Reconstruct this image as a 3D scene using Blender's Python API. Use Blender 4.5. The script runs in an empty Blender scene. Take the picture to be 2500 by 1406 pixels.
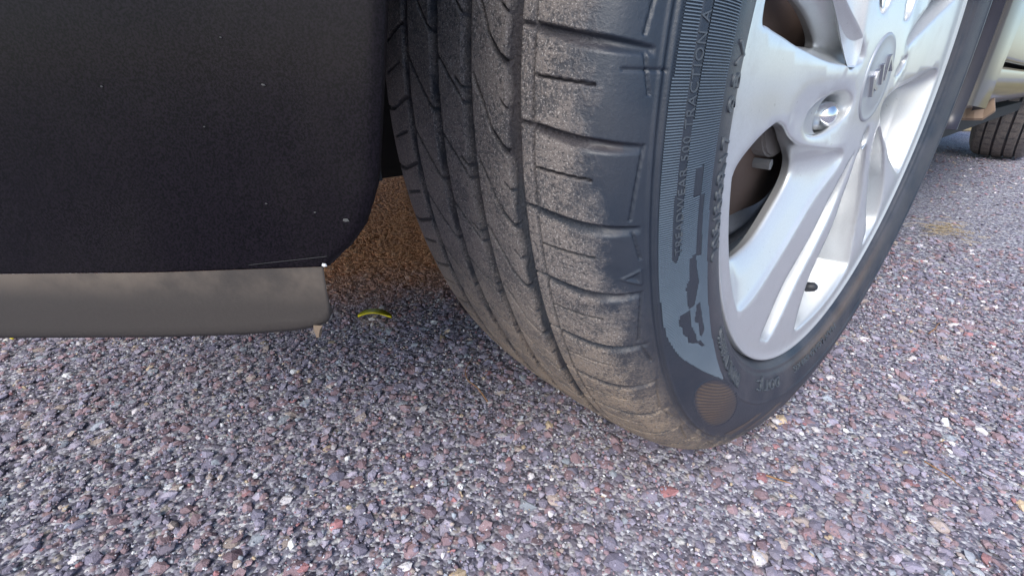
import bpy, bmesh, math, random
import numpy as np
from mathutils import Vector, Matrix
from mathutils.geometry import delaunay_2d_cdt
sc = bpy.context.scene
R = math.radians
# ---------------------------------------------------------------- camera, sky, sun, exposure
cam_d = bpy.data.cameras.new('camera'); cam = bpy.data.objects.new('camera', cam_d)
sc.collection.objects.link(cam); sc.camera = cam
YAW, PIT, ROL = -0.85309348, -0.42883809, 0.00985008
fw = Vector((math.sin(YAW)*math.cos(PIT), math.cos(YAW)*math.cos(PIT), math.sin(PIT)))
rt = Vector((math.cos(YAW), -math.sin(YAW), 0)); up = rt.cross(fw)
r2 = rt*math.cos(ROL)+up*math.sin(ROL); u2 = -rt*math.sin(ROL)+up*math.cos(ROL)
M = Matrix((r2, u2, -fw)).transposed().to_4x4(); M.translation = Vector((0.19128621, -0.44723666, 0.31589114))
cam.matrix_world = M
cam_d.sensor_width = 36; cam_d.lens = 36*1133.0/2500; cam_d.clip_start = .01; cam_d.clip_end = 2000
SUN_EL, SUN_AZ = 42, 158          # azimuth measured clockwise from +Y
world = bpy.data.worlds.new('World'); sc.world = world; world.use_nodes = True
nt = world.node_tree; bg = nt.nodes['Background']
sky = nt.nodes.new('ShaderNodeTexSky'); sky.sky_type = 'NISHITA'; sky.sun_disc = False
sky.sun_elevation = R(SUN_EL); sky.sun_rotation = R(SUN_AZ); sky.air_density = 1.0; sky.dust_density = 1.2; sky.ozone_density = 2.0
nt.links.new(sky.outputs[0], bg.inputs[0]); bg.inputs[1].default_value = .15
sd = bpy.data.lights.new('sun', 'SUN'); sd.energy = 2.1; sd.angle = R(36); sd.color = (1, .95, .88)
so = bpy.data.objects.new('sun', sd); sc.collection.objects.link(so)
sv = Vector((math.sin(R(SUN_AZ))*math.cos(R(SUN_EL)), math.cos(R(SUN_AZ))*math.cos(R(SUN_EL)), math.sin(R(SUN_EL))))
so.rotation_euler = sv.to_track_quat('Z', 'Y').to_euler(); so.location = (3, -3, 5)
sc.view_settings.view_transform = 'Standard'; sc.view_settings.look = 'None'; sc.view_settings.gamma = 1
sc.view_settings.use_curve_mapping = False; sc.view_settings.exposure = 0.82

rng = np.random.default_rng(7); random.seed(7)
# ---------------------------------------------------------------- helpers
def mesh_np(name, V, F, uv=None, smooth=True, attrs=None):
    V = np.asarray(V, np.float32); F = np.asarray(F, np.int32); n = F.shape[1]
    me = bpy.data.meshes.new(name); me.vertices.add(len(V)); me.vertices.foreach_set('co', V.ravel())
    me.loops.add(F.size); me.loops.foreach_set('vertex_index', F.ravel())
    me.polygons.add(len(F)); me.polygons.foreach_set('loop_start', np.arange(len(F), dtype=np.int32)*n)
    me.polygons.foreach_set('use_smooth', np.full(len(F), smooth))
    if uv is not None:
        l = me.uv_layers.new(name='UVMap'); l.data.foreach_set('uv', np.asarray(uv, np.float32)[F.ravel()].ravel())
    for k, a in (attrs or {}).items():
        a = np.asarray(a, np.float32)
        if a.ndim == 1: me.attributes.new(k, 'FLOAT', 'POINT').data.foreach_set('value', a)
        else: me.attributes.new(k, 'FLOAT_COLOR', 'POINT').data.foreach_set('color', a.ravel())
    me.update(); me.validate(); return me
def link(name, me, mat=None, parent=None, **kw):
    o = bpy.data.objects.new(name, me); sc.collection.objects.link(o)
    if mat is not None and me is not None and not me.materials: me.materials.append(mat)
    if parent: o.parent = parent
    for k, v in kw.items(): o[k] = v
    return o
def pym(name, V, F, smooth=True):
    me = bpy.data.meshes.new(name); me.from_pydata([tuple(v) for v in V], [], F); me.update()
    me.polygons.foreach_set('use_smooth', np.full(len(me.polygons), smooth)); return me
def catmull(P, n=10, closed=False):
    P = np.array(P, float)
    Q = np.vstack([P[-1], P, P[0], P[1]]) if closed else np.vstack([2*P[0]-P[1], P, 2*P[-1]-P[-2]])
    o = []
    for i in range(1, len(Q)-2):
        a, b, c, d = Q[i-1:i+3]
        for t in np.arange(n)/n:
            o.append(.5*((2*b)+(-a+c)*t+(2*a-5*b+4*c-d)*t*t+(-a+3*b-3*c+d)*t**3))
    if not closed: o.append(P[-1])
    return np.array(o)
def inpoly(P, X, Y):
    P = np.asarray(P); c = np.zeros(np.shape(X), bool); j = len(P)-1
    for i in range(len(P)):
        xi, yi = P[i]; xj, yj = P[j]
        if yi != yj:
            c ^= ((yi > Y) != (yj > Y)) & (X < (xj-xi)*(Y-yi)/(yj-yi)+xi)
        j = i
    return c
def segdist(P, X, Y, closed=False):
    P = np.asarray(P, float); D = np.full(np.shape(X), 1e9); n = len(P)
    for i in range(n if closed else n-1):
        a = P[i]; b = P[(i+1) % n]; d = b-a; L = (d*d).sum()+1e-12
        t = np.clip(((X-a[0])*d[0]+(Y-a[1])*d[1])/L, 0, 1)
        D = np.minimum(D, np.hypot(X-a[0]-t*d[0], Y-a[1]-t*d[1]))
    return D
def sst(e0, e1, x):
    t = np.clip((x-e0)/(e1-e0), 0, 1); return t*t*(3-2*t)

class N:
    def __init__(s, name, rough=.6, metal=0, spec=.5, col=(.5, .5, .5)):
        s.m = bpy.data.materials.new(name); s.m.use_nodes = True; s.t = s.m.node_tree; s.b = s.t.nodes['Principled BSDF']
        s.b.inputs['Roughness'].default_value = rough; s.b.inputs['Metallic'].default_value = metal
        s.b.inputs['Specular IOR Level'].default_value = spec; s.b.inputs['Base Color'].default_value = (*col, 1)
    def n(s, t, **k):
        x = s.t.nodes.new(t)
        for a, v in k.items():
            if hasattr(x, a): setattr(x, a, v)
            else: x.inputs[a].default_value = v
        return x
    def l(s, a, b): s.t.links.new(a, b)
    def set(s, inp, v):
        if isinstance(v, bpy.types.NodeSocket): s.l(v, inp)
        else: inp.default_value = v
    def obj(s): return s.n('ShaderNodeTexCoord').outputs['Object']
    def noise(s, vec, scale, detail=4, rough=.6):
        x = s.n('ShaderNodeTexNoise'); x.inputs['Scale'].default_value = scale; x.inputs['Detail'].default_value = detail
        x.inputs['Roughness'].default_value = rough; s.l(vec, x.inputs['Vector']); return x.outputs['Fac']
    def ramp(s, f, stops):
        x = s.n('ShaderNodeValToRGB'); s.l(f, x.inputs[0]); e = x.color_ramp.elements
        for i, (p, c) in enumerate(stops):
            if i > 1: e.new(p)
            e[i].position = p; e[i].color = (*c, 1) if len(c) == 3 else c
        return x.outputs[0]
    def mix(s, f, a, b, mode='MIX'):
        x = s.n('ShaderNodeMix', data_type='RGBA', blend_type=mode); s.set(x.inputs[0], f)
        for i, v in ((6, a), (7, b)):
            if isinstance(v, bpy.types.NodeSocket): s.l(v, x.inputs[i])
            else: x.inputs[i].default_value = (*v, 1)
        return x.outputs[2]
    def math(s, op, a, b=0., c=0.):
        x = s.n('ShaderNodeMath', operation=op); s.set(x.inputs[0], a); s.set(x.inputs[1], b)
        s.set(x.inputs[2], c); return x.outputs[0]
    def mr(s, v, a, b, c=0., d=1.):
        x = s.n('ShaderNodeMapRange', interpolation_type='SMOOTHSTEP'); s.set(x.inputs[0], v)
        for i, q in ((1, a), (2, b), (3, c), (4, d)): x.inputs[i].default_value = q
        return x.outputs[0]
    def attr(s, n_): x = s.n('ShaderNodeAttribute'); x.attribute_name = n_; return x
    def bump(s, h, strength=.5, dist=.001, prev=None):
        x = s.n('ShaderNodeBump'); x.inputs['Strength'].default_value = strength; x.inputs['Distance'].default_value = dist
        s.l(h, x.inputs['Height'])
        if prev is not None: s.l(prev, x.inputs['Normal'])
        return x.outputs[0]
    def col(s, c): s.l(c, s.b.inputs['Base Color'])
    def nor(s, c): s.l(c, s.b.inputs['Normal'])
    def rgh(s, c): s.l(c, s.b.inputs['Roughness'])

# ---------------------------------------------------------------- materials
def mat_tyre():
    k = N('tyre_rubber', .5, 0, .5); o = k.obj()
    uvn = k.n('ShaderNodeUVMap'); sep = k.n('ShaderNodeSeparateXYZ'); k.l(uvn.outputs[0], sep.inputs[0])
    th, s_ = sep.outputs[0], sep.outputs[1]            # degrees, mm
    n1 = k.noise(o, 55, 5, .7); n2 = k.noise(o, 640, 4, .75); n3 = k.noise(o, 1400, 2, .6); n4 = k.noise(o, 14, 3, .5)
    clean = k.mix(n1, (.010, .016, .027), (.024, .034, .052))
    # road dust on the tread: heavy in the middle, thinning over the outer shoulder; thicker towards the contact
    edge = k.math('ADD', s_, k.math('MULTIPLY', k.math('SUBTRACT', n1, .5), 46.))
    edge = k.math('ADD', edge, k.math('MULTIPLY', k.math('MINIMUM', th, 50.), .55))
    tread = k.mr(edge, 92, 116)
    grain = k.mr(k.math('ADD', k.math('MULTIPLY', n2, .6), k.math('MULTIPLY', n1, .4)), .43, .54)
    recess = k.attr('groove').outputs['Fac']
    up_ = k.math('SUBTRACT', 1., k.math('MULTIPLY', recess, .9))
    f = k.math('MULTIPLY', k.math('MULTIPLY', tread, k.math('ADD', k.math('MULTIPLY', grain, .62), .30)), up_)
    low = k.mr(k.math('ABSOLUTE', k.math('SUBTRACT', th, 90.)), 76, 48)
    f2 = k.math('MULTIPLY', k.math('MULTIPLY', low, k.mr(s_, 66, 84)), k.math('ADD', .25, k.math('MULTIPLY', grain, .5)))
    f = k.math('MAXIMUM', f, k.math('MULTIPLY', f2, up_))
    dust = k.mix(low, (.215, .187, .172), (.37, .275, .19))
    c = k.mix(f, clean, dust)
    grit = k.math('MULTIPLY', k.mr(n3, .58, .65), k.math('MULTIPLY', tread, up_))
    c = k.mix(k.math('MULTIPLY', grit, .8), c, (.45, .42, .40))
    pit = k.math('MULTIPLY', k.mr(n2, .41, .36), tread)
    c = k.mix(k.math('MULTIPLY', pit, .7), c, (.03, .028, .028))
    rust = k.math('MULTIPLY', k.math('MULTIPLY', recess, k.mr(n4, .45, .6)), .15)
    c = k.mix(rust, c, (.14, .075, .045))
    tan = k.math('MULTIPLY', k.attr('tan').outputs['Fac'], k.math('ADD', .35, k.math('MULTIPLY', n1, .9)))
    c = k.mix(tan, c, (.17, .105, .055))
    film = k.math('MULTIPLY', k.math('MULTIPLY', k.mr(k.noise(o, 26, 4, .6), .30, .65), k.mr(s_, 40, 32, .08, .26)), up_)
    c = k.mix(film, c, (.15, .135, .135))
    band = k.attr('ribs').outputs['Fac']
    k.col(c)
    k.rgh(k.math('ADD', k.math('MULTIPLY', f, .3), k.math('ADD', .36, k.math('MULTIPLY', n1, .14))))
    b2 = k.bump(k.math('MULTIPLY', n2, k.math('ADD', .12, tread)), .9, .0016)
    b3 = k.bump(n1, .12, .0012, b2)
    k.nor(b3); return k.m
def mat_alloy():
    k = N('silver_alloy', .28, .5, .5, (.6, .6, .6)); o = k.obj()
    n = k.noise(o, 900, 2, .7); n1 = k.noise(o, 30, 5, .65); n2 = k.noise(o, 180, 4, .7)
    c = k.mix(n, (.58, .60, .61), (.70, .72, .73))
    c = k.mix(k.math('MULTIPLY', k.mr(n1, .52, .78), .30), c, (.42, .39, .36))
    c = k.mix(k.math('MULTIPLY', k.mr(n2, .67, .74), .5), c, (.20, .19, .18))
    k.col(c); k.rgh(k.math('ADD', .27, k.math('MULTIPLY', n1, .16)))
    k.b.inputs['Coat Weight'].default_value = .5; k.b.inputs['Coat Roughness'].default_value = .12
    k.nor(k.bump(n, .06, .0003)); return k.m
def simple(name, a, b, rough=.6, metal=0, scale=60, bump=.2, bd=.0006, spec=.5, coat=0):
    k = N(name, rough, metal, spec, a); o = k.obj(); n = k.noise(o, scale, 5, .65)
    k.col(k.mix(n, a, b)); k.nor(k.bump(k.noise(o, scale*6, 3, .6), bump, bd))
    if coat: k.b.inputs['Coat Weight'].default_value = coat; k.b.inputs['Coat Roughness'].default_value = .06
    return k.m
def mat_paint():
    k = N('black_car_paint', .38, .0, .10, (.012, .012, .014)); o = k.obj()
    n = k.noise(o, 1500, 2, .6); n1 = k.noise(o, 9, 5, .6); n2 = k.noise(o, 45, 4, .7)
    c = k.mix(k.mr(n, .35, .65), (.001, .001, .002), (.009, .0065, .0105))
    c = k.mix(k.math('MULTIPLY', k.mr(n1, .42, .72), .2), c, (.03, .026, .024))
    v = k.n('ShaderNodeTexVoronoi'); v.inputs['Scale'].default_value = 62; k.l(o, v.inputs['Vector'])
    sp = k.mr(v.outputs['Distance'], .10, .06); gate = k.mr(v.outputs['Color'], .80, .82)
    c = k.mix(k.math('MULTIPLY', k.math('MULTIPLY', sp, gate), .8), c, (.36, .36, .36))
    k.col(c); k.rgh(k.math('ADD', .24, k.math('MULTIPLY', n1, .25)))
    k.b.inputs['Coat Weight'].default_value = .06; k.b.inputs['Coat Roughness'].default_value = .15; k.b.inputs['Coat IOR'].default_value = 1.4
    k.nor(k.bump(n2, .03, .0006)); return k.m
def mat_lip():
    k = N('grey_bumper_plastic', .62, 0, .4, (.07, .068, .066)); o = k.obj()
    sep = k.n('ShaderNodeSeparateXYZ'); k.l(o, sep.inputs[0])
    n = k.noise(o, 1100, 3, .6); n1 = k.noise(o, 20, 5, .65)
    mp = k.n('ShaderNodeMapping'); k.l(o, mp.inputs[0]); mp.inputs['Scale'].default_value = (12, 12, 160)
    n3 = k.noise(mp.outputs[0], 1.0, 4, .6)
    c = k.mix(n, (.036, .030, .027), (.052, .044, .039))
    top = k.math('MULTIPLY', k.mr(sep.outputs[2], .240, .252), k.mr(n1, .35, .65))
    c = k.mix(k.math('MULTIPLY', top, .7), c, (.17, .135, .105))
    c = k.mix(k.math('MULTIPLY', k.mr(n3, .56, .70), .10), c, (.12, .105, .09))
    k.col(c); k.nor(k.bump(n, .2, .0003)); return k.m
def mat_ground():
    k = N('asphalt_binder', .85, 0, .35); g = k.n('ShaderNodeNewGeometry').outputs['Position']
    v = k.n('ShaderNodeTexVoronoi'); v.inputs['Scale'].default_value = 95; k.l(g, v.inputs['Vector'])
    w = k.n('ShaderNodeTexVoronoi'); w.inputs['Scale'].default_value = 330; k.l(g, w.inputs['Vector'])
    sv_ = k.n('ShaderNodeSeparateColor'); k.l(v.outputs['Color'], sv_.inputs[0])
    sw_ = k.n('ShaderNodeSeparateColor'); k.l(w.outputs['Color'], sw_.inputs[0])
    cell = k.ramp(sv_.outputs[0], [(0, (.10, .095, .13)), (.3, (.21, .20, .25)), (.55, (.31, .20, .20)), (.7, (.28, .27, .32)), (.88, (.38, .34, .30)), (1, (.62, .62, .60))])
    fine = k.ramp(sw_.outputs[1], [(0, (.09, .085, .115)), (.4, (.19, .18, .23)), (.65, (.36, .35, .41)), (.88, (.54, .54, .57)), (1, (.68, .68, .69))])
    fdist = k.mr(v.outputs['Distance'], .25, .42)
    c = k.mix(fdist, cell, fine)
    n = k.noise(g, 3.0, 5, .6); c = k.mix(k.math('MULTIPLY', k.mr(n, .35, .75), .25), c, (.31, .27, .29))
    # warm brightening of the shaded ground under the car, painted into its colour
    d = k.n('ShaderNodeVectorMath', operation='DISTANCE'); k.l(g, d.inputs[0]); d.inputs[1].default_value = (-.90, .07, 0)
    warm_m = k.mr(k.math('ADD', d.outputs['Value'], k.math('MULTIPLY', k.noise(g, 9, 4, .6), .2)), .74, .46)
    c = k.mix(k.math('MULTIPLY', warm_m, .9), c, (.78, .36, .15))
    k.col(c)
    h = k.math('ADD', k.math('SUBTRACT', .6, v.outputs['Distance']), k.math('MULTIPLY', k.math('SUBTRACT', .5, w.outputs['Distance']), .35))
    k.nor(k.bump(h, .9, .004)); return k.m
def mat_stone():
    k = N('gravel_stone', .75, 0, .4); g = k.n('ShaderNodeNewGeometry').outputs['Position']
    a = k.attr('tint').outputs['Color']; n = k.noise(g, 700, 4, .7); n2 = k.noise(g, 2200, 2, .6)
    c = k.mix(.55, a, k.mix(n, (.3, .3, .3), (1.0, 1.0, 1.0)), 'MULTIPLY')
    c = k.mix(k.math('MULTIPLY', k.mr(n2, .60, .70), .35), c, (.50, .49, .52))
    c = k.mix(k.math('MULTIPLY', k.mr(k.noise(g, 7, 4, .6), .46, .64), .20), c, (.32, .24, .245))
    d = k.n('ShaderNodeVectorMath', operation='DISTANCE'); k.l(g, d.inputs[0]); d.inputs[1].default_value = (-.90, .07, 0)  # same warm brightening under the car, painted over the stone tint
    warm_m = k.mr(k.math('ADD', d.outputs['Value'], k.math('MULTIPLY', k.noise(g, 9, 4, .6), .2)), .74, .46)
    c = k.mix(k.math('MULTIPLY', warm_m, .85), c, (.80, .37, .15))
    k.col(c); k.nor(k.bump(n, .6, .0012)); return k.m
TYRE = mat_tyre(); ALLOY = mat_alloy(); PAINT = mat_paint(); LIP = mat_lip(); GROUND = mat_ground(); STONE = mat_stone()
RUBBER = simple('black_rubber', (.02, .022, .027), (.035, .036, .042), .5)
LINER = simple('black_liner_plastic', (.012, .011, .011), (.022, .019, .017), .8, scale=30)
IRON = simple('rusty_cast_iron', (.13, .085, .065), (.20, .14, .115), .75, .2, 50, .5)
ROTORM = simple('brake_disc_steel', (.09, .10, .12), (.18, .19, .22), .34, .85, 90, .3)
CHROME = simple('polished_nut', (.75, .75, .76), (.85, .85, .86), .08, 1., 20, .02)
CAPM = simple('satin_grey_cap', (.40, .42, .45), (.46, .48, .51), .4, .45, 40, .04)
BADGE = simple('dull_chrome_badge', (.38, .38, .42), (.5, .5, .54), .3, .9, 60, .05)
TANP = simple('dusty_tan_plastic', (.34, .24, .17), (.22, .16, .12), .8, 0, 40, .3)
STRAW = simple('dry_straw', (.36, .29, .19), (.26, .20, .13), .8, 0, 120, .3)
WEED = simple('dry_weeds', (.22, .20, .07), (.42, .33, .14), .8, 0, 8, .3)
TWIG = simple('dry_twig', (.36, .19, .08), (.24, .12, .06), .8, 0, 200, .4)
LEAFM = simple('yellow_petal', (.92, .78, .02), (.85, .68, .02), .5, 0, 150, .2)
STUB = simple('tan_chip', (.20, .145, .10), (.15, .11, .08), .8, 0, 200, .3)
WHITE = simple('white_chip', (.7, .7, .7), (.8, .8, .8), .6, 0, 100, .1)

# ---------------------------------------------------------------- ground
g = 600.0
V = [(-g, -g, -.0035), (g, -g, -.0035), (g, g, -.0035), (-g, g, -.0035)]
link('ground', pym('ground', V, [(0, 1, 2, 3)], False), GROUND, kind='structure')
# stones pressed into the surface
def ico():
    bm = bmesh.new(); bmesh.ops.create_icosphere(bm, subdivisions=1, radius=1)
    v = np.array([x.co[:] for x in bm.verts]); f = np.array([[y.index for y in x.verts] for x in bm.faces]); bm.free(); return v, f
IV, IF = ico()
OV = np.array([(1, 0, 0), (-1, 0, 0), (0, 1, 0), (0, -1, 0), (0, 0, 1), (0, 0, -.6)], float)
OF = np.array([(0, 2, 4), (2, 1, 4), (1, 3, 4), (3, 0, 4), (2, 0, 5), (1, 2, 5), (3, 1, 5), (0, 3, 5)])
PAL = np.array([1.72, 1.62, 1.82])*np.array([(.155, .15, .175), (.21, .205, .235), (.20, .145, .145), (.24, .175, .17), (.27, .26, .28), (.13, .13, .155), (.33, .29, .23), (.55, .55, .50), (.26, .30, .30), (.28, .14, .13), (.40, .33, .20)])
PW = np.array([.18, .20, .15, .13, .14, .07, .05, .05, .06, .02, .01]); PW /= PW.sum()
def scatter(n, rmax, a0, a1, smin, smax, bv, bf, sink, zsc, pale=False, pw=.5, rmin=0.):
    r = rmin+(rmax-rmin)*rng.random(n)**pw; a = np.radians(rng.uniform(a0, a1, n))
    cx = .191+r*np.sin(a); cy = -.447+r*np.cos(a)
    s = smin*(smax/smin)**(rng.random(n)**1.6)
    rot = rng.uniform(0, 2*np.pi, n); el = rng.uniform(.62, 1.0, n)
    P = bv[None]*(1+rng.uniform(-.28, .28, (n, len(bv), 1)))
    x = P[:, :, 0]*s[:, None]; y = P[:, :, 1]*(s*el)[:, None]; z = P[:, :, 2]*(s*zsc*rng.uniform(.6, 1.1, n))[:, None]
    tx = rng.normal(0, .22, (n, 1)); z = z+x*tx
    c, d = np.cos(rot)[:, None], np.sin(rot)[:, None]
    X = cx[:, None]+x*c-y*d; Y = cy[:, None]+x*d+y*c; Z = z-(s*sink)[:, None]
    Z = np.minimum(Z, .0018)
    V = np.stack([X, Y, Z], -1).reshape(-1, 3); F = (bf[None]+(np.arange(n)*len(bv))[:, None, None]).reshape(-1, 3)
    ci = rng.choice(len(PAL), n, p=PW); col = PAL[ci]*rng.uniform(.75, 1.25, (n, 1))
    if pale:
        m = rng.random(n) < .16; col[m] = np.array([.66, .66, .70])*rng.uniform(.7, 1.25, (m.sum(), 1))
    col = np.repeat(np.hstack([np.clip(col, 0, 1), np.ones((n, 1))]), len(bv), 0)
    return V, F, col
parts = [scatter(11000, 1.35, -125, 25, .0028, .0070, IV, IF, .30, .50, pw=.5),
         scatter(2200, 1.2, -125, 25, .0060, .0092, IV, IF, .34, .42, pw=.5),
         scatter(9000, 1.75, -76, -48, .0022, .0055, IV, IF, .30, .55, pw=.6, rmin=.85),
         scatter(26000, 1.15, -125, 25, .0014, .0030, IV, IF, .32, .70, pw=.5),
         scatter(60000, .95, -125, 25, .0007, .0017, OV, OF, .45, .9, True, pw=.5),
         scatter(9000, 3.4, -75, 8, .004, .009, OV, OF, .25, .6, pw=.6, rmin=1.3)]
off = 0; VV = []; FF = []; CC = []
for v_, f_, c_ in parts: VV.append(v_); FF.append(f_+off); CC.append(c_); off += len(v_)
me = mesh_np('gravel', np.vstack(VV), np.vstack(FF), smooth=False, attrs={'tint': np.vstack(CC)})
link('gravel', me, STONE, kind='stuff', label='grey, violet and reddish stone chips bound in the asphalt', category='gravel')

# ---------------------------------------------------------------- car root
car = link('parked_car', None, label='parked car with black bumper skirt, silver alloy wheel and worn dusty front tyre', category='car')
RW = .316
wheel = link('wheel', None, parent=car); wheel.location = (0, 0, RW)
# ---- tyre profile (x, r)
OUT = [(.0785,.2225),(.0865,.2292),(.0925,.236),(.0965,.247),(.0985,.258),(.0978,.269),(.0950,.279),(.0915,.286),(.0893,.291),(.086,.2975),(.080,.3045),(.071,.3095),(.058,.3128),(.040,.3148),(.018,.3158),(-.004,.316)]
PR = catmull(OUT+[(-.008-x, r) for x, r in OUT[:-1]][::-1], 14)
SS = np.concatenate([[0], np.cumsum(np.hypot(*np.diff(PR, axis=0).T))])*1000
SS += 175.84-SS[len(SS)//2]
TG = np.gradient(PR, axis=0); TG /= np.linalg.norm(TG, axis=1)[:, None]; NR = np.stack([-TG[:, 1], TG[:, 0]], -1)
if NR[len(NR)//2, 1] < 0: NR = -NR
def prof(s):
    return (np.interp(s, SS, PR[:, 0]), np.interp(s, SS, PR[:, 1]), np.interp(s, SS, NR[:, 0]), np.interp(s, SS, NR[:, 1]))
def tpos(th, s, h):     # th deg (0 = forward, growing downwards), s mm, h mm outward
    x, r, nx, nr = prof(s); x = x+nx*h/1000; r = r+nr*h/1000; a = np.radians(th)
    return np.stack([x, -r*np.cos(a), -r*np.sin(a)], -1)
BAND = [(-40,66.5),(-4.7,67),(6.9,68),(19.4,67.4),(24,65.9),(28.1,60.7),(31.9,52.8),(35.5,46),(39,40),(41,36.3),(33.5,36.6),(17.7,38.6),(10.2,39.6),(.3,40.3),(-40,40.5)]
BAND = [tuple(q) for q in np.vstack([BAND[:3], catmull(BAND[3:11], 6), BAND[11:]])]
STRIPT = [(-40,56.0),(-5,56.0),(3,56.2),(12,57.2),(14.8,57.8),(15.6,59.2),(15.0,61.4),(12,61.2),(3,60.6),(-5,60.4),(-40,60.2)]
PATCH = [[(6.97,51.4),(6.88,47.2),(9.55,47.4),(9.48,51.4)], [(9.5,47.5),(9.5,44.6),(16.1,44.0),(15.8,47.6)],
 [(15.67,52.2),(15.5,47.8),(17.02,47.0),(19.31,45.4),(21.95,48.9),(21.94,52.8),(18.86,54),(18.1,51.8)],
 [(21.99,58.4),(22.12,52),(24.45,52),(26.26,49.7),(28.04,48.9),(26.73,55.1),(25.9,54.6),(25.04,57.2),(23.93,57.0),(23.4,59)],
 [(22.04,47.4),(21.97,44.8),(24.6,43.8),(26.95,43.0),(27.6,45.9),(26.47,47.4),(25.1,46.6),(24.3,49.7)],
 [(27.3,50),(28.05,46.6),(29.7,44.0),(29.2,46.8),(28.5,48)]]
OVAL = catmull([(41.3,63),(37,59),(36.2,52),(38,44),(41,38.4),(44.5,34.8),(47.5,33.6),(51.5,37),(53.5,46),(53,56),(49.5,63.5)], 6, True)
LOGO = [[(58,66),(60.5,58),(66,46),(69,45),(64,57),(61.5,66)], [(66,63),(69,54),(76,44),(80,45),(76,50),(71.5,56),(69,64)], [(83,60),(86,50),(91,46),(92,48),(88,54),(86,61)]]
P0 = 6.35
def tread(TH, S):
    h = np.zeros(TH.shape); rad = 5.5         # mm per degree on the tread
    def sub(d, w, depth, soft=.5): # groove at distance d (mm) half width w
        nonlocal h
        h = np.minimum(h, -depth*(1-sst(w-soft, w+soft*.6, d)))
    ph = (TH-2.9) % P0
    zig = .2*np.abs(((TH-1) % P0)/P0-.5)
    for s0, w, dp in ((132.8, 4.0, 6.0), (162.8, 3.6, 6.5), (188.8, 3.5, 6.5), (216.8, 3.2, 6.0)):
        sub(np.abs(S-s0-zig*3), w, dp, .4)
    sub(np.abs(S-122.2), .75, 2.6, .45)
    # lateral grooves of the outer shoulder: sharp upper edge, long lower ramp
    xs = [76, 88, 103, 119.7, 129, 133]; c = np.interp(S, xs, [1.6, 1.25, .8, .2, 0, -.1])
    d = ((TH-2.9-c+.8) % P0)-.8                    # degrees below the upper edge
    wid = np.interp(S, xs, [.75, 1.0, 1.15, .9, .32, .3]); dep = np.interp(S, [75, 78, 92, 119, 122, 133], [0, 1.3, 2.9, 3.0, 1.8, 1.8])
    gl = -dep*np.where(d < .16, sst(-.06, .16, d), 1-sst(.35, 1, d/wid))
    h = np.minimum(h, np.where((S > 76) & (S < 133), gl, 0))
    # sipes
    c = np.interp(S, [95.6, 119.7], [3.45+.98-3.9, -.0]); ds = ((TH-6.36-c+3.) % P0)-3.
    h = np.minimum(h, np.where((S > 95.6) & (S < 121), -2.4*(1-sst(.3, .75, np.abs(ds)*rad)), 0))
    def slash(S0, T0, w, dep, base, smin, smax):
        nonlocal h
        c = np.interp(S, S0, T0); d = ((TH-base-c+P0/2) % P0)-P0/2
        # width is measured across the slanted line
        sl = np.abs(np.gradient(np.interp(np.arange(S0[0], S0[-1]+1), S0, T0))).mean()*rad
        k = 1/math.sqrt(1+sl*sl)
        h = np.minimum(h, np.where((S > smin) & (S < smax), -dep*(1-sst(w-.3, w+.3, np.abs(d)*rad*k)), 0))
    slash([132, 140, 147, 152, 159], [0, -.8, -2.1, -4.2, -6.3], 1.0, 2.8, -.3, 132, 158)
    slash([135, 141], [-3.4, -4.3], .6, 2, -.3, 134, 141.5)
    slash([164, 172], [0, -1.1], .6, 2, 1.3, 163, 172.5)
    slash([166, 170, 184, 189], [.9, 0, -2.6, -3.3], .6, 1.8, 7.67, 166, 189)
    slash([192, 203, 217], [0, -2.2, -5.2], .7, 2.0, 3, 190, 216)
    slash([220, 240, 262], [0, 1.2, 1.4], 1.0, 1.8, 2, 219, 262)
    slash([224, 246], [3.2, 4.2], .6, 2, 2, 224, 246)
    # fine zigzag lines along the outer edge of the shoulder
    q = (TH-4.5) % (2*P0)
    for (a, s0, b, s1) in ((0, 76.2, 5.75, 80.6), (6.6, 79.8, 9.4, 76.2)):
        m = (q > a) & (q < b); sc_ = s0+(s1-s0)*(q-a)/(b-a)
        h = np.where(m & (S > 70) & (S < 90), np.minimum(h, -1.1*(1-sst(.25, .85, np.abs(S-sc_)))), h)
    return h
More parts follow.
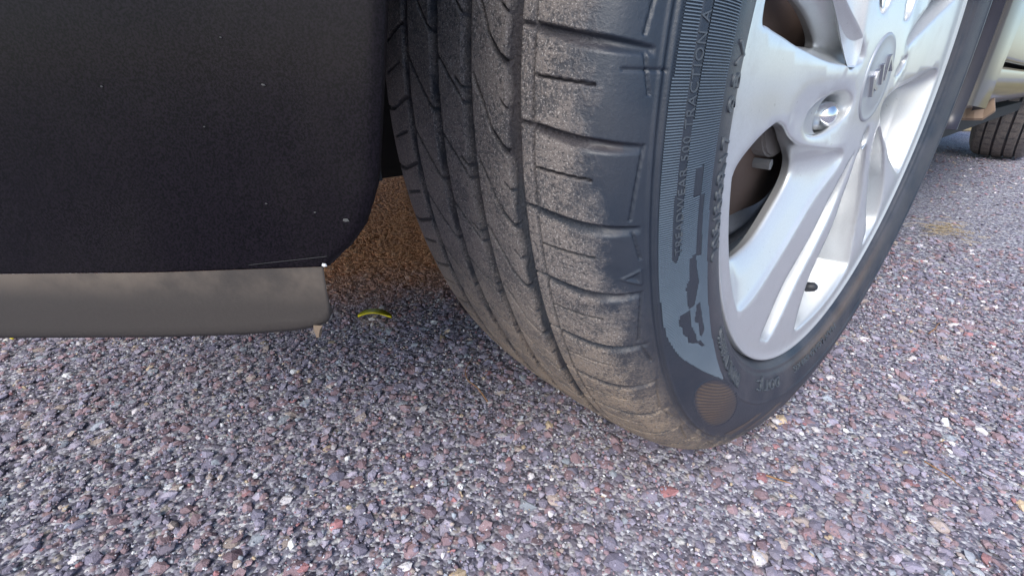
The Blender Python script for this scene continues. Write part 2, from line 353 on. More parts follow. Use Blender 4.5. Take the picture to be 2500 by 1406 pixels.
def build_tyre():
    th = np.concatenate([np.arange(-34, 64, .105), np.arange(64, 130, .5), np.arange(130, 212, .25), np.arange(212, 326, .9)])
    s = np.concatenate([np.arange(SS[0], 35.9, 1.1), np.arange(36, 232, .6), np.arange(232, 268, 1.3), np.arange(268, SS[-1], 5), [SS[-1]]])
    TH, S = np.meshgrid(th, s, indexing='ij')
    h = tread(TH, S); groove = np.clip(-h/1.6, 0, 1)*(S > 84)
    # sidewall relief
    rib = inpoly(BAND, TH, S) & ~inpoly(STRIPT, TH, S)
    for p in PATCH: rib &= ~inpoly(p, TH, S)
    # the band returns above the frame all round the upper half so the tyre is complete
    rib = rib.astype(float)
    flat = inpoly(BAND, TH, S).astype(float)
    sw = S < 76
    h = h+np.where(sw, (flat-rib)*.35-rib*.15, 0)
    h += np.where(sw, .8*np.exp(-((S-72.8)/.7)**2)-.7*np.exp(-((S-70.5)/.9)**2)+.7*np.exp(-((S-68.8)/.6)**2), 0)
    ol = segdist(OVAL, TH*4.6, S*1.0) if False else segdist(np.c_[OVAL[:, 0]*4.7, OVAL[:, 1]], TH*4.7, S, True)
    ins = inpoly(OVAL, TH, S)
    h += np.where((TH > 30) & (TH < 60) & sw, .5*np.exp(-(ol/.55)**2), 0)
    lin = np.sin(2*np.pi*((S/27+TH/10.3)+.12*np.sin((S-48)/9))/.118); h += np.where(ins, .22*lin, 0)*sst(0, 2, ol)
    m = (TH > 40) & (TH < 330)
    lineS = np.interp(TH, [40, 44, 54, 70, 90, 330], [36, 34.5, 35.3, 35.6, 36, 36])
    h += np.where(m & sw & ~ins, .8*np.exp(-((S-lineS)/.6)**2)-.25*sst(0, 1.2, S-lineS)*sst(0, 3, 66-S), 0)
    h += np.where(sw, .7*np.exp(-((S-9.0)/.8)**2)-.5*np.exp(-((S-12.0)/1.2)**2)+.25*np.exp(-((S-15.5)/.6)**2), 0)
    logo = np.zeros(TH.shape, bool)
    for p in LOGO: logo |= inpoly(p, TH, S)
    h += np.where(logo, .4, 0)
    tri = [(15.4, 84.8), (14.95, 76.6), (16.35, 76.4)]
    dt = segdist([(a*5.3, b) for a, b in tri], TH*5.3, S, True); ti = inpoly(tri, TH, S)
    h += np.where((TH > 13) & (TH < 18), .75*np.exp(-(dt/.6)**2)-.5*np.where(ti, sst(.8, 1.6, dt), 0), 0)
    h += -.9*np.exp(-(np.abs(TH+.4)*5.2/.45)**2)*((S > 70) & (S < 87.5))
    # fine vent marks on the bead area
    tan = ins.astype(float)*.75*sst(0, 4, ol)*sst(-.95, -.35, lin)*(1-.5*sst(44, 54, TH)) + np.where(logo, .5, 0)
    tan = np.maximum(tan, .5*sst(74, 95, TH)*sst(150, 120, TH)*np.exp(-((S-15)/5.)**2))
    P = tpos(TH.ravel(), S.ravel(), h.ravel())
    P[:, 2] = np.maximum(P[:, 2], -RW+.0022)
    n, k = len(th), len(s); idx = np.arange(n*k).reshape(n, k); nx = np.roll(idx, -1, 0)
    F = np.stack([idx[:, :-1], idx[:, 1:], nx[:, 1:], nx[:, :-1]], -1).reshape(-1, 4)[:, ::-1]
    uv = np.stack([TH.ravel(), S.ravel()], -1)
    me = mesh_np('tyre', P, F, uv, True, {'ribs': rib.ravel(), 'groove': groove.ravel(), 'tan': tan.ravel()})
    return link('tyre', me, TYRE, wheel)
tyre = build_tyre()
def build_ribs():
    # the fine moulded ribs of the sidewall band: one raised bar every 0.212 degrees
    ths = np.arange(-34, 41, .212); ss_ = np.arange(36.6, 68.4, .8); T, S = np.meshgrid(ths, ss_, indexing='ij')
    def ok(Sx):
        m = inpoly(BAND, T, Sx) & ~inpoly(STRIPT, T, Sx)
        for p in PATCH: m &= ~inpoly(p, T, Sx)
        return m
    m = ok(S+.4); T = T[m]; S = S[m]; n = len(T); w = .058; tp = .036
    P = []
    for dt, h in ((-w, -.2), (-tp, .42), (tp, .42), (w, -.2)):
        P.append(tpos(T+dt, S, np.full(n, h))); P.append(tpos(T+dt, S+.8, np.full(n, h)))
    V = np.stack(P, 1).reshape(-1, 3); b = (np.arange(n)*8)[:, None]
    F = np.concatenate([b+np.array([[0, 1, 3, 2]]), b+np.array([[2, 3, 5, 4]]), b+np.array([[4, 5, 7, 6]])])
    link('sidewall_ribs', mesh_np('sidewall_ribs', V, F, smooth=False), RIBM, wheel, kind='stuff')
RIBM = simple('sidewall_rib_rubber', (.085, .115, .150), (.12, .155, .195), .42)
build_ribs()
LETTER = simple('highlit_lettering_rubber', (.045, .056, .07), (.075, .088, .105), .45)  # paler than the tyre: highlights on the raised letters put into the colour
# ---- raised lettering wrapped on the sidewall
def text_on_tyre(name, txt, th0, th1, s0, s1, raise_=.5, rot=-1, spacing=1.0):
    """text running from th0 to th1 (deg), glyph feet at s0 and heads at s1"""
    cu = bpy.data.curves.new('text', 'FONT'); cu.body = txt; cu.size = 1; cu.extrude = .02; cu.resolution_u = 3; cu.space_character = spacing
    o = bpy.data.objects.new('text', cu); sc.collection.objects.link(o)
    dg = bpy.context.evaluated_depsgraph_get(); me = bpy.data.meshes.new_from_object(o.evaluated_get(dg))
    bpy.data.objects.remove(o)
    co = np.empty(len(me.vertices)*3, np.float32); me.vertices.foreach_get('co', co); co = co.reshape(-1, 3)
    x0, x1 = co[:, 0].min(), co[:, 0].max(); y1 = .69
    th = th0+(th1-th0)*(co[:, 0]-x0)/(x1-x0); s = s0+(s1-s0)*co[:, 1]/y1
    P = tpos(th, s, np.where(co[:, 2] > 0, raise_, -.4))
    me.vertices.foreach_set('co', P.astype(np.float32).ravel()); me.update(); me.materials.clear(); me.name = name
    return link(name, me, LETTER, wheel)
text_on_tyre('lettering', 'TREADWEAR 500 TRACTION A T', 14.6, -5.6, 56.6, 60.2, .75, spacing=1.15)
text_on_tyre('lettering', '205/55R17', 18.6, 5.0, 22, 34, .8, spacing=1.1)
text_on_tyre('lettering', '95V', 3.0, -3.0, 22, 34, .8, spacing=1.15)
text_on_tyre('lettering', 'RADIAL TUBELESS', 49.5, 32.0, 22, 31, 1.1)
text_on_tyre('lettering', 'DOT JC', 75, 61.5, 17.5, 26, 1.2)
text_on_tyre('lettering', 'MAX LOAD 690 KG', 108, 84, 17, 23, .9)
# ---- alloy wheel face
XF = .084
def offs(P, a):
    P = np.asarray(P); t = np.roll(P, -1, 0)-np.roll(P, 1, 0); t /= np.linalg.norm(t, axis=1)[:, None]+1e-12
    n = np.stack([t[:, 1], -t[:, 0]], -1)
    A = .5*np.sum(P[:, 0]*np.roll(P[:, 1], -1)-np.roll(P[:, 0], -1)*P[:, 1])
    if A < 0: n = -n
    return P+n*np.reshape(a, (-1, 1)) if np.ndim(a) else P+n*a      # positive = outwards
def clampr(P, r=.2085):
    P = np.array(P, float); q = np.hypot(P[:, 0], P[:, 1]); k = np.minimum(1, r/np.maximum(q, 1e-9)); return P*k[:, None]
def rotp(P, deg):
    a = R(deg); P = np.asarray(P); return np.stack([P[:, 0]*math.cos(a)-P[:, 1]*math.sin(a), P[:, 0]*math.sin(a)+P[:, 1]*math.cos(a)], -1)
A_f = [(-.1873,-.0943),(-.1961,-.0759),(-.2029,-.0567),(-.2008,-.0421),(-.1824,-.0314),(-.1604,-.0244),(-.1494,-.0235),(-.128,-.0305),(-.1000,-.0395),(-.0560,-.0455),(-.0300,-.0485),(-.0260,-.0590),(-.059,-.0843),(-.102,-.1218),(-.1502,-.141),(-.1711,-.1234)]
A_m = [(-.167,-.1000),(-.182,-.0800),(-.1950,-.0567),(-.1950,-.0440),(-.1780,-.0345),(-.1550,-.0275),(-.1300,-.0262),(-.108,-.0320),(-.0950,-.0415),(-.0840,-.0495),(-.0780,-.0565),(-.0790,-.0670),(-.0923,-.0821),(-.1152,-.1017),(-.138,-.109),(-.153,-.108)]
O_f = [(-.2050,.052),(-.2052,.0251),(-.1971,.0216),(-.1713,.0184),(-.144,.0147),(-.0973,.0095),(-.055,.0085),(-.0440,.0133),(-.058,.0240),(-.085,.0355),(-.13,.050),(-.175,.064),(-.197,.064)]
O_m = [(-.200,.048),(-.200,.029),(-.192,.0245),(-.168,.0215),(-.135,.0180),(-.1000,.0175),(-.0860,.0175),(-.0839,.0205),(-.0962,.0278),(-.1146,.0350),(-.1400,.0420),(-.175,.054),(-.192,.058)]
S_f = [(-.0030,-.0600),(-.0315,-.1085),(-.0761,-.1523),(-.1014,-.1885),(-.0920,-.1865),(-.0786,-.1925),(-.0366,-.1494),(.0010,-.1006),(.0040,-.0600)]
S_f = [(-.0025,-.0600),(-.0315,-.1085),(-.0761,-.1523),(-.0985,-.1835),(-.0800,-.1915),(-.0366,-.1494),(-.0002,-.1006),(.0030,-.0600)]
C_f = [(.0130,-.0565),(.0180,-.0792),(.0148,-.1176),(-.0077,-.1574),(-.0165,-.2030),(.0181,-.2070),(.0620,-.1990),(.1000,-.1780),(.1000,-.1569),(.0881,-.116),(.0636,-.0782),(.037,-.0530),(.0220,-.0500)]
D_f = [(.0491,-.039),(.082,-.0779),(.1280,-.1355),(.1330,-.1560),(.1430,-.1500),(.1580,-.1320),(.1435,-.0919),(.1087,-.061),(.0718,-.0424)]
E_f = [(.0450,-.0275),(.105,-.0527),(.1468,-.0734),(.1880,-.0880),(.2030,-.0480),(.2080,-.0200),(.2060,.006),(.1750,.008),(.1200,.000),(.0750,-.0070),(.0450,-.0150)]
E_m = [(.060,-.0300),(.105,-.0500),(.1468,-.0700),(.1850,-.0840),(.2000,-.0480),(.2040,-.0220),(.2000,-.004),(.1750,-.010),(.1300,-.016),(.0900,-.0180),(.0650,-.0220)]
Q_f = [(.0560,.0300),(.0922,.0496),(.1104,.0655),(.1679,.0773),(.1689,.0635),(.1013,.0356),(.0677,.0251)]
holes = []   # (front loop, mid loop, mid x, back x)
def hole(f, m=None, mx=.066, bx=.045, n=6, off=-.0022, rot=0, bo=-.0015):
    F_ = clampr(catmull(rotp(f, rot), n, True))
    M_ = clampr(catmull(rotp(m, rot), n, True), .2065) if m is not None else clampr(offs(F_, off), .2065)
    holes.append((F_, M_, mx, bx, bo))
hole(A_f, A_m, .068, .060, bo=.004); hole(O_f, O_m, .066, .058, bo=.004); hole(S_f, None, .062, .05, off=-.0028); hole(C_f, None, .06, .03, off=-.004)
hole(D_f, None, .062, .05, off=-.003); hole(E_f, E_m, .06, .04); hole(Q_f, None, .07, .06, off=-.003)
hole(A_f, A_m, .068, .060, rot=216, bo=.004); hole(A_f, A_m, .068, .060, rot=-72, bo=.004); hole(S_f, None, .062, .05, off=-.0028, rot=216)
def ell(cy, cz, a, b, tilt, n=40):
    t = np.linspace(0, 2*np.pi, n, endpoint=False); P = np.stack([a*np.cos(t), b*np.sin(t)], -1)
    return rotp(P, tilt)+np.array([cy, cz])
bores = [(ell(-.070,-.0215,.033,.0135,8), ell(-.060,-.0225,.023,.0128,8), ell(-.049,-.0240,.0135,.0120,8)),
         (ell(.0200,-.0425,.0085,.0065,-60), ell(.0200,-.0425,.0078,.0058,-60), ell(.0200,-.0425,.007,.005,-60)),
         (ell(.0640,.0100,.0150,.0055,20), ell(.0640,.0100,.0140,.0048,20), ell(.0640,.0100,.013,.004,20)),
         (ell(.0330,.0540,.0150,.0125,60), ell(.0325,.0535,.0135,.0118,60), ell(.031,.0520,.011,.011,60)),
         (ell(-.0330,.0540,.0150,.0125,-60), ell(-.0325,.0535,.0135,.0118,-60), ell(-.031,.0520,.011,.011,-60))]
def face_h(P):
    P = np.asarray(P); r = np.hypot(P[:, 0], P[:, 1])
    h = np.full(len(P), XF)-.0030*sst(.045, .10, r)*sst(.21, .15, r)
    # softly sunken pad around the first nut, between spoke and window
    d = segdist([(-.060,-.024),(-.115,-.030)], P[:, 0], P[:, 1]); h -= .0035*sst(.030, .006, d)
    return h
def build_face():
    verts = []; tris = []
    n_o = 200; t = np.linspace(0, 2*np.pi, n_o, endpoint=False); outer = np.stack([.2125*np.cos(t), .2125*np.sin(t)], -1)
    loops = [outer]; rings = [offs(h_[0], .0016) for h_ in holes]+[offs(b[0], .0012) for b in bores]
    rings = [clampr(r_, .2108) for r_ in rings]
    for r_ in rings: loops.append(r_)
    pts = []; edges = []; k = 0
    for L in loops:
        n = len(L); pts += [Vector((float(a), float(b))) for a, b in L]; edges += [(k+i, k+(i+1) % n) for i in range(n)]; k += n
    gy = np.arange(-.21, .2101, .006); GY, GZ = np.meshgrid(gy, gy); GY = GY.ravel(); GZ = GZ.ravel()
    ok = np.hypot(GY, GZ) < .209
    for r_ in rings: ok &= ~inpoly(r_, GY, GZ); ok &= segdist(r_, GY, GZ, True) > .002
    pts += [Vector((float(a), float(b))) for a, b in zip(GY[ok], GZ[ok])]
    res = delaunay_2d_cdt(pts, edges, [], 0, 1e-7)
    vo = np.array([v[:] for v in res[0]]); fo = np.array([f for f in res[2] if len(f) == 3])
    c = vo[fo].mean(1); keep = np.hypot(c[:, 0], c[:, 1]) < .2126
    for r_ in rings: keep &= ~inpoly(r_, c[:, 0], c[:, 1])
    fo = fo[keep]; H = face_h(vo); V = np.column_stack([H, vo]); V = [tuple(v) for v in V]; F = [tuple(int(i) for i in f) for f in fo]
    def add_rings(rs, cap=False):
        base = len(V); n = len(rs[0][0])
        for P, x in rs:
            xx = x if np.ndim(x) else np.full(n, x)
            for (a, b), q in zip(P, xx): V.append((float(q), float(a), float(b)))
        for j in range(len(rs)-1):
            for i in range(n):
                a = base+j*n+i; b = base+j*n+(i+1) % n; F.append((a, b, b+n, a+n))
        if cap: F.append(tuple(base+(len(rs)-1)*n+i for i in range(n)))
    for (f, m, mx, bx, bo), r0 in zip(holes, rings):
        hf = face_h(f); c0 = clampr(offs(f, .0005), .2095)
        rs = [(r0, face_h(r0)), (c0, hf-.0005), (f, hf-.0016)]
        n1 = m*.12+f*.88; rs.append((n1, hf-.0016-(hf-.0016-mx)*.16))
        n2 = m*.5+f*.5; rs.append((n2, (hf-.0016)*.5+mx*.5+.001)); n3 = m*.9+f*.1; rs.append((n3, np.full(len(f), mx+.0012)))
        rs += [(m, np.full(len(m), mx-.0012)), (clampr(offs(m, bo*.3), .2085), np.full(len(m), mx-.003)), (clampr(offs(m, bo), .2085), np.full(len(m), bx))]
        add_rings(rs)
    for (f, m, b), r0 in zip(bores, rings[len(holes):]):
        hf = face_h(f)
        rs = [(r0, face_h(r0)), (f*.7+r0*.3, hf-.0004), (f, hf-.0014), (m*.5+f*.5, hf-.005), (m, np.full(len(m), .0755)), (b*.85+m*.15, np.full(len(m), .068)), (b, np.full(len(m), .066)), (b.mean(0)+(b-b.mean(0))*.5, np.full(len(m), .0655))]
        add_rings(rs, True)
    # rim lip, as a lathe that carries on from the outer circle
    prof_ = [(.2125, None), (.2165, .0841), (.2200, .0845), (.2218, .0854), (.2230, .0860), (.2239, .0859), (.2244, .0850), (.2243, .0780)]
    rs = []
    for r_, x in prof_:
        P = np.stack([r_*np.cos(t), r_*np.sin(t)], -1); rs.append((P, face_h(P) if x is None else np.full(n_o, x)))
    add_rings(rs)
    me = pym('rim', V, F); bm = bmesh.new(); bm.from_mesh(me); bmesh.ops.remove_doubles(bm, verts=bm.verts, dist=2e-5)
    bmesh.ops.recalc_face_normals(bm, faces=bm.faces); bm.to_mesh(me); bm.free()
    me.polygons.foreach_set('use_smooth', np.full(len(me.polygons), True)); return link('rim', me, ALLOY, wheel)
rim = build_face()
def lathe_x(name, prof_, mat, parent, n=160, loc=(0, 0, 0), smooth=True):
    V = []; F = []; k = len(prof_)
    for i in range(n):
        a = 2*math.pi*i/n
        for x, r_ in prof_: V.append((x+loc[0], -r_*math.cos(a)+loc[1], -r_*math.sin(a)+loc[2]))
    for i in range(n):
        for j in range(k-1): a = i*k+j; b = ((i+1) % n)*k+j; F.append((a, a+1, b+1, b))
    me = pym(name, V, F, smooth); bm = bmesh.new(); bm.from_mesh(me); bmesh.ops.remove_doubles(bm, verts=bm.verts, dist=1e-6)
    bmesh.ops.recalc_face_normals(bm, faces=bm.faces); bm.to_mesh(me); bm.free(); return link(name, me, mat, parent)
lathe_x('rim_barrel', [(.083,.2115),(.079,.2090),(.06,.2068),(.035,.2045),(.022,.199),(.012,.190),(-.03,.188),(-.05,.192),(-.075,.204),(-.092,.206),(-.094,.222),(-.090,.2235),(-.06,.215),(.02,.213),(.07,.215),(.080,.2195)], ALLOY, wheel)
# centre cap with raised letters
lathe_x('hub_cap', [(.0838,.0326),(.0832,.0318),(.0795,.0312),(.0795,.0303),(.0842,.0300),(.0853,.0288),(.0848,.0274),(.0856,.020),(.0858,.010),(.0858,.0001)], CAPM, wheel, 96, (0, 0, .0003))
def prism_x(name, polys, x0, x1, mat, parent, bev=0.0):
    bm = bmesh.new()
    for P in polys:
        lo = [bm.verts.new((x0, a, b)) for a, b in P]; hi = [bm.verts.new((x1, a, b)) for a, b in P]; n = len(P)
        bm.faces.new(hi); bm.faces.new(lo[::-1])
        for i in range(n): bm.faces.new((lo[i], lo[(i+1) % n], hi[(i+1) % n], hi[i]))
    bmesh.ops.recalc_face_normals(bm, faces=bm.faces)
    if bev: bmesh.ops.bevel(bm, geom=bm.edges[:], offset=bev, segments=2, affect='EDGES', clamp_overlap=True)
    me = bpy.data.meshes.new(name); bm.to_mesh(me); bm.free(); return link(name, me, mat, parent)
# glyph frame: u along the word, v upward
g0 = np.array([-.0140, -.0120]); gu = np.array([.0380, .0200]); gv = np.array([-.0085, .0130])
def gl(P): return [tuple(g0+gu*a+gv*b) for a, b in P]
K1 = [(0,0),(.055,0),(.055,.38),(.20,0),(.275,0),(.11,.48),(.27,1),(.20,1),(.055,.58),(.055,1),(0,1)]
I1 = [(.40,0),(.46,0),(.46,1),(.40,1)]
A1 = [(.54,0),(.60,0),(.735,.80),(.87,0),(.935,0),(.775,1),(.70,1)]
prism_x('badge_letter', [gl(K1)], .0850, .0877, BADGE, wheel); prism_x('badge_letter', [gl(I1)], .0850, .0877, BADGE, wheel); prism_x('badge_letter', [gl(A1)], .0850, .0877, BADGE, wheel)
# lug nuts
for cy, cz in ((-.0465, -.0243), (.031, .052), (-.031, .052)):
    lathe_x('lug_nut', [(.060,.0105),(.070,.0102),(.0735,.0095),(.0765,.0075),(.0780,.004),(.0783,.0002)], CHROME, wheel, 32, (0, cy, cz))
# valve
dv = Vector((.020, 0, 0))
vo = lathe_x('valve_stem', [(0, .0001),(0,.0042),(.002,.0046),(.012,.0046),(.013,.0040),(.014,.0048),(.021,.0044),(.0235,.002),(.024,.0001)], RUBBER, wheel, 24)
vo.location = (.056, .034, -.187); vo.rotation_euler = (0, R(-12), R(20))
# brake behind the wheel (stands still while the wheel turns: parts of the car)
lathe_x('brake_disc', [(.000,.142),(.000,.0880),(.030,.0860),(.033,.080),(.033,.03),(.034,.001)], ROTORM, car, 128, (0, 0, RW))
lathe_x('dust_shield', [(-.004,.150),(.002,.152),(.004,.150),(.003,.1425),(-.012,.142),(-.014,.02)], simple('dark_steel', (.03,.03,.035), (.05,.048,.05), .6, .6), car, 96, (0, 0, RW))
cal = catmull([(-.165,-.085),(-.120,-.0925),(-.0880,-.0915),(-.0580,-.0900),(-.0380,-.0800),(-.0300,-.0640),(-.030,-.035),(-.040,.02),(-.06,.05),(-.13,.06),(-.17,.02)], 5, True)
o = prism_x('brake_caliper', [[(a, b+RW) for a, b in cal]], .006, .046, IRON, car, .004); o.data.polygons.foreach_set('use_smooth', np.full(len(o.data.polygons), True))
o = prism_x('caliper_bracket', [[(a, b+RW) for a, b in catmull([(-.100,-.044),(-.080,-.0520),(-.066,-.046),(-.060,-.020),(-.080,.0),(-.115,-.01)], 4, True)]], .040, .056, simple('grey_cast_metal', (.30,.28,.27), (.22,.20,.19), .6, .3), car, .003)
o = prism_x('bleed_nipple', [[(-.088+.003*math.cos(t), -.056+RW+.004*math.sin(t)) for t in np.linspace(0, 5.2, 6)]], .046, .058, simple('dull_zinc', (.4,.4,.4), (.3,.3,.3), .5, .6), car)

# ---------------------------------------------------------------- bumper beside the wheel
BA = np.array([.03, -.41]); BD = np.array([-.68965517, -.72413793]); BN = np.array([.72413793, -.68965517])
def bplan(u):
    """plan curve of the bumper: straight by the arch, bending in towards the nose"""
    u = np.asarray(u, float); k = np.maximum(u-.13, 0); bend = 1.25*k*k
    # beyond .13 m it turns gently towards the car's middle
    x = BA[0]+BD[0]*u-BN[0]*bend; y = BA[1]+BD[1]*u-BN[1]*bend; return x, y
EDGE_Z = [.2568, .2576, .2636, .2715, .2861, .3192, .3339, .40, .50, .62]
EDGE_U = [-.0157, -.0165, -.0237, -.0295, -.0348, -.0402, -.0424, -.046, -.045, -.030]
def seam(u): return np.interp(u, [-.02, .045, .105, .7], [.2570, .2528, .2505, .246])
def build_bumper():
    V = []; F = []; nz = 70; nu = 90
    tz = np.linspace(0, 1, nz)
    for i in range(nz):
        for j in range(nu):
            t = j/(nu-1); t = t**1.5
            z_ = .2565+(.62-.2565)*tz[i]**1.4
            ue = float(np.interp(z_, EDGE_Z, EDGE_U)); u = ue+(.75-ue)*t
            zz = z_+(seam(u)-.2565)*(1-tz[i])**3
            x, y = bplan(u); out = .010*math.sin(min(max((zz-.25)/.5, 0), 1)*math.pi)
            # edge rounds back into the wheel opening
            e = max(0, 1-(u-ue)/.0025); back = .0014*e*e
            V.append((x+BN[0]*(out*0-back), y+BN[1]*(out*0-back), zz))
    for i in range(nz-1):
        for j in range(nu-1): a = i*nu+j; F.append((a, a+1, a+nu+1, a+nu))
    # return flange into the arch
    base = len(V)
    for k, (du, dn) in enumerate(((-.0006, -.0018), (-.0009, -.0040), (.003, -.0070), (.016, -.010), (.030, -.012))):
        for i in range(nz):
            z_ = .2565+(.62-.2565)*tz[i]**1.4; ue = float(np.interp(z_, EDGE_Z, EDGE_U))
            fl = sst(.2595, .285, np.array(z_)); 
            x, y = bplan(ue+du*float(fl)); V.append((x+BN[0]*dn, y+BN[1]*dn, z_))
    for i in range(nz-1):
        F.append((i*nu, (i+1)*nu, base+i+1, base+i))
        for k in range(4): a = base+k*nz+i; F.append((a, a+1, a+nz+1, a+nz))
    return link('bumper', pym('bumper', V, F), PAINT, car)
build_bumper()
def build_lip():
    V = []; F = []; nu = 120; rows = 16
    us = np.concatenate([np.linspace(-.0145, .02, 30), np.linspace(.022, .75, nu-30)])
    for i in range(rows):
        t = i/(rows-1)
        for u in us:
            zt = float(seam(u))+.0002
            zb = float(np.interp(u, [-.0145, -.0140, -.0135, -.0115, -.0074, .0, .02, .051, .1157, .75], [.2405, .2385, .2370, .2345, .2328, .2311, .2286, .2263, .2236, .220]))
            z = zt+(zb-zt)*t; off = .0004*(1-abs(2*t-1))-.0012*max(0, t-.9)/.1
            x, y = bplan(u); V.append((x+BN[0]*(off+.0006), y+BN[1]*(off+.0006), z))
    n = len(us)
    for i in range(rows-1):
        for j in range(n-1): a = i*n+j; F.append((a, a+1, a+n+1, a+n))
    base = len(V)     # thickness: underside and end
    for u, src in zip(us, range(n)):
        x, y, z = V[(rows-1)*n+src]; V.append((x-BN[0]*.004, y-BN[1]*.004, z+.002))
    for j in range(n-1): F.append(((rows-1)*n+j, (rows-1)*n+j+1, base+j+1, base+j))
    b2 = len(V)
    for i in range(rows):
        x, y, z = V[i*n]; V.append((x-BN[0]*.0012+BD[0]*.0006, y-BN[1]*.0012+BD[1]*.0006, z))
    for i in range(rows-1): F.append((i*n, (i+1)*n, b2+i+1, b2+i))
    return link('bumper_lip', pym('bumper_lip', V, F), LIP, car, label='dusty grey plastic strip along the bottom of the bumper')
build_lip()
GREYC = simple('pale_grey_chip', (.04, .04, .04), (.085, .085, .085), .7)
CHIPS = [(-.0244,.2731,.0022,.0012),(.0008,.2780,.0009,.0005),(-.0059,.3128,.0013,.0006),(-.0147,.2755,.0009,.0005),(.0036,.3248,.0008,.0004),(.0427,.3119,.0008,.0005),(.0148,.3011,.0007,.0004)]
def chip(name, u, z, w, h, mat, tilt=0, d=.0018, pts=None):
    P = pts or [(-.5, -.4), (.1, -.5), (.5, -.1), (.3, .5), (-.3, .35)]
    V = []; n = len(P)
    for k in (0, 1):
        for a, b in P:
            s = 1-.35*k; aa = a*w*s; bb = b*h*s; uu = u+aa*math.cos(tilt)-bb*math.sin(tilt); zz = z+aa*math.sin(tilt)+bb*math.cos(tilt)
            x, y = bplan(uu); q = .0003+d*k; V.append((x+BN[0]*q, y+BN[1]*q, zz))
    F = [tuple(range(n, 2*n))]+[(i, (i+1) % n, n+(i+1) % n, n+i) for i in range(n)]
    return link(name, pym(name, V, F, False), mat, car)
chip('paint_chip', -.0148, .2574, .0019, .0012, WHITE, 0, .0006)
for u_, z_, w_, h_ in CHIPS: chip('stone_chip', u_, z_, w_, h_, GREYC, random.uniform(-.4, .4), .0002)
chip('scratch', -.0024, .2586, .028, .00014, GREYC, -.139, .00012, [(-.5, -.4), (.5, -.4), (.5, .4), (-.5, .4)])
# thin plate that ends the bumper below its corner
chip('clip_tab', -.0088, .2315, .0036, .0050, STUB, 0, .0016, [(-.45, .5), (.5, .5), (.3, -.5), (-.05, -.5)])
# ---- wheel arch liner and underbody
def arch_r(a0, r_=.372): return r_+.062*float(sst(95, 172, np.array(a0, float)))
def arch(name, r_, x0, x1, a0, a1, mat, n=48, thick=.004):
    V = []; F = []
    for i in range(n+1):
        aa = a0+(a1-a0)*i/n; a = R(aa); q = arch_r(aa, r_)
        for x, rr in ((x0, q), (x1, q), (x1, q+thick), (x0, q+thick)): V.append((x, -rr*math.cos(a), RW+rr*math.sin(a)))
    for i in range(n):
        for j in range(4): a = i*4+j; b = i*4+(j+1) % 4; F.append((a, b, b+4, a+4))
    F += [(0, 1, 2, 3), tuple(n*4+j for j in (3, 2, 1, 0))]
    return link(name, pym(name, V, F), mat, car)
BODY = simple('silver_beige_paint', (.055,.052,.050), (.075,.071,.068), .42, .2, 12, .02, coat=.5)
EDGE = simple('dark_fender_edge', (.02,.02,.03), (.03,.03,.045), .35, 0, 30, .05)
arch('arch_liner', .372, -.34, .030, -5.5, 60, LINER)
arch('arch_liner', .372, -.34, .058, 60, 190, LINER)
arch('arch_lip', .372, .060, .0875, 60, 188, EDGE, thick=.006)
def fender_top():
    V = []; F = []; n = 60
    for i in range(n+1):
        a0 = 14+(184-14)*i/n; a = R(a0); xo = .040+.050*float(sst(10, 70, np.array(a0))); ro = arch_r(a0)
        for rr, dx in ((ro+.0075, -.012), (ro+.0075, 0), (ro+.015, .003), (ro+.10, .008), (ro+.22, -.02)):
            V.append((xo+dx, -rr*math.cos(a), RW+rr*math.sin(a)))
    for i in range(n):
        for j in range(4): a = i*5+j; F.append((a, a+1, a+6, a+5))
    return link('fender', pym('fender', V, F), BODY, car)

def box(name, lo, hi, mat, parent=car, bev=.0):
    bm = bmesh.new(); bmesh.ops.create_cube(bm, size=1)
    for v in bm.verts: v.co = Vector([(lo[i]+hi[i])/2+v.co[i]*(hi[i]-lo[i]) for i in range(3)])
    if bev: bmesh.ops.bevel(bm, geom=bm.edges[:], offset=bev, segments=3, affect='EDGES')
    me = bpy.data.meshes.new(name); bm.to_mesh(me); bm.free(); me.polygons.foreach_set('use_smooth', np.full(len(me.polygons), bool(bev)))
    return link(name, me, mat, parent)
box('inner_arch_panel', (-.36, -.372, .200), (-.345, .372, .70), LINER)
box('front_undertray', (-1.30, -.62, .262), (-.38, -.38, .272), LINER)
box('suspension_arm', (-.75, -.05, .16), (-.08, .03, .20), LINER, bev=.012)
box('engine_cradle', (-1.30, -.30, .24), (-.50, .40, .30), LINER, bev=.01)
box('floor_pan', (-1.55, .40, .215), (.03, 2.20, .245), LINER)
box('rear_floor', (-1.45, 2.20, .30), (-.02, 3.60, .34), LINER)
# ---- body side
def side(name, prof_, y0, y1, mat, ny=24, fn=None, **kw):
    V = []; F = []; k = len(prof_)
    for i in range(ny+1):
        y = y0+(y1-y0)*i/ny
        for x, z in prof_:
            V.append((x+(fn(y) if fn else 0), y, z))
    for i in range(ny):
        for j in range(k-1): a = i*k+j; F.append((a, a+1, a+k+1, a+k))
    F += [tuple(range(k)), tuple(ny*k+j for j in range(k))[::-1]]
    return link(name, pym(name, V, F), mat, car, **kw)
side('sill', catmull([(-.02,.262),(.025,.264),(.055,.270),(.077,.284),(.0865,.302),(.0885,.320),(.0870,.3325),(.080,.3345),(-.02,.3345)], 4), .452, 2.30, BODY)
fender_top()
side('door', catmull([(-.03,.3415),(.078,.3415),(.0860,.3435),(.0890,.350),(.0925,.40),(.0970,.52),(.088,.64),(.06,.74)], 4), .448, 1.75, BODY)
side('door', catmull([(-.03,.3415),(.078,.3415),(.0860,.3435),(.0890,.350),(.0925,.40),(.0970,.52),(.088,.64),(.06,.74)], 4), 1.755, 2.50, BODY)
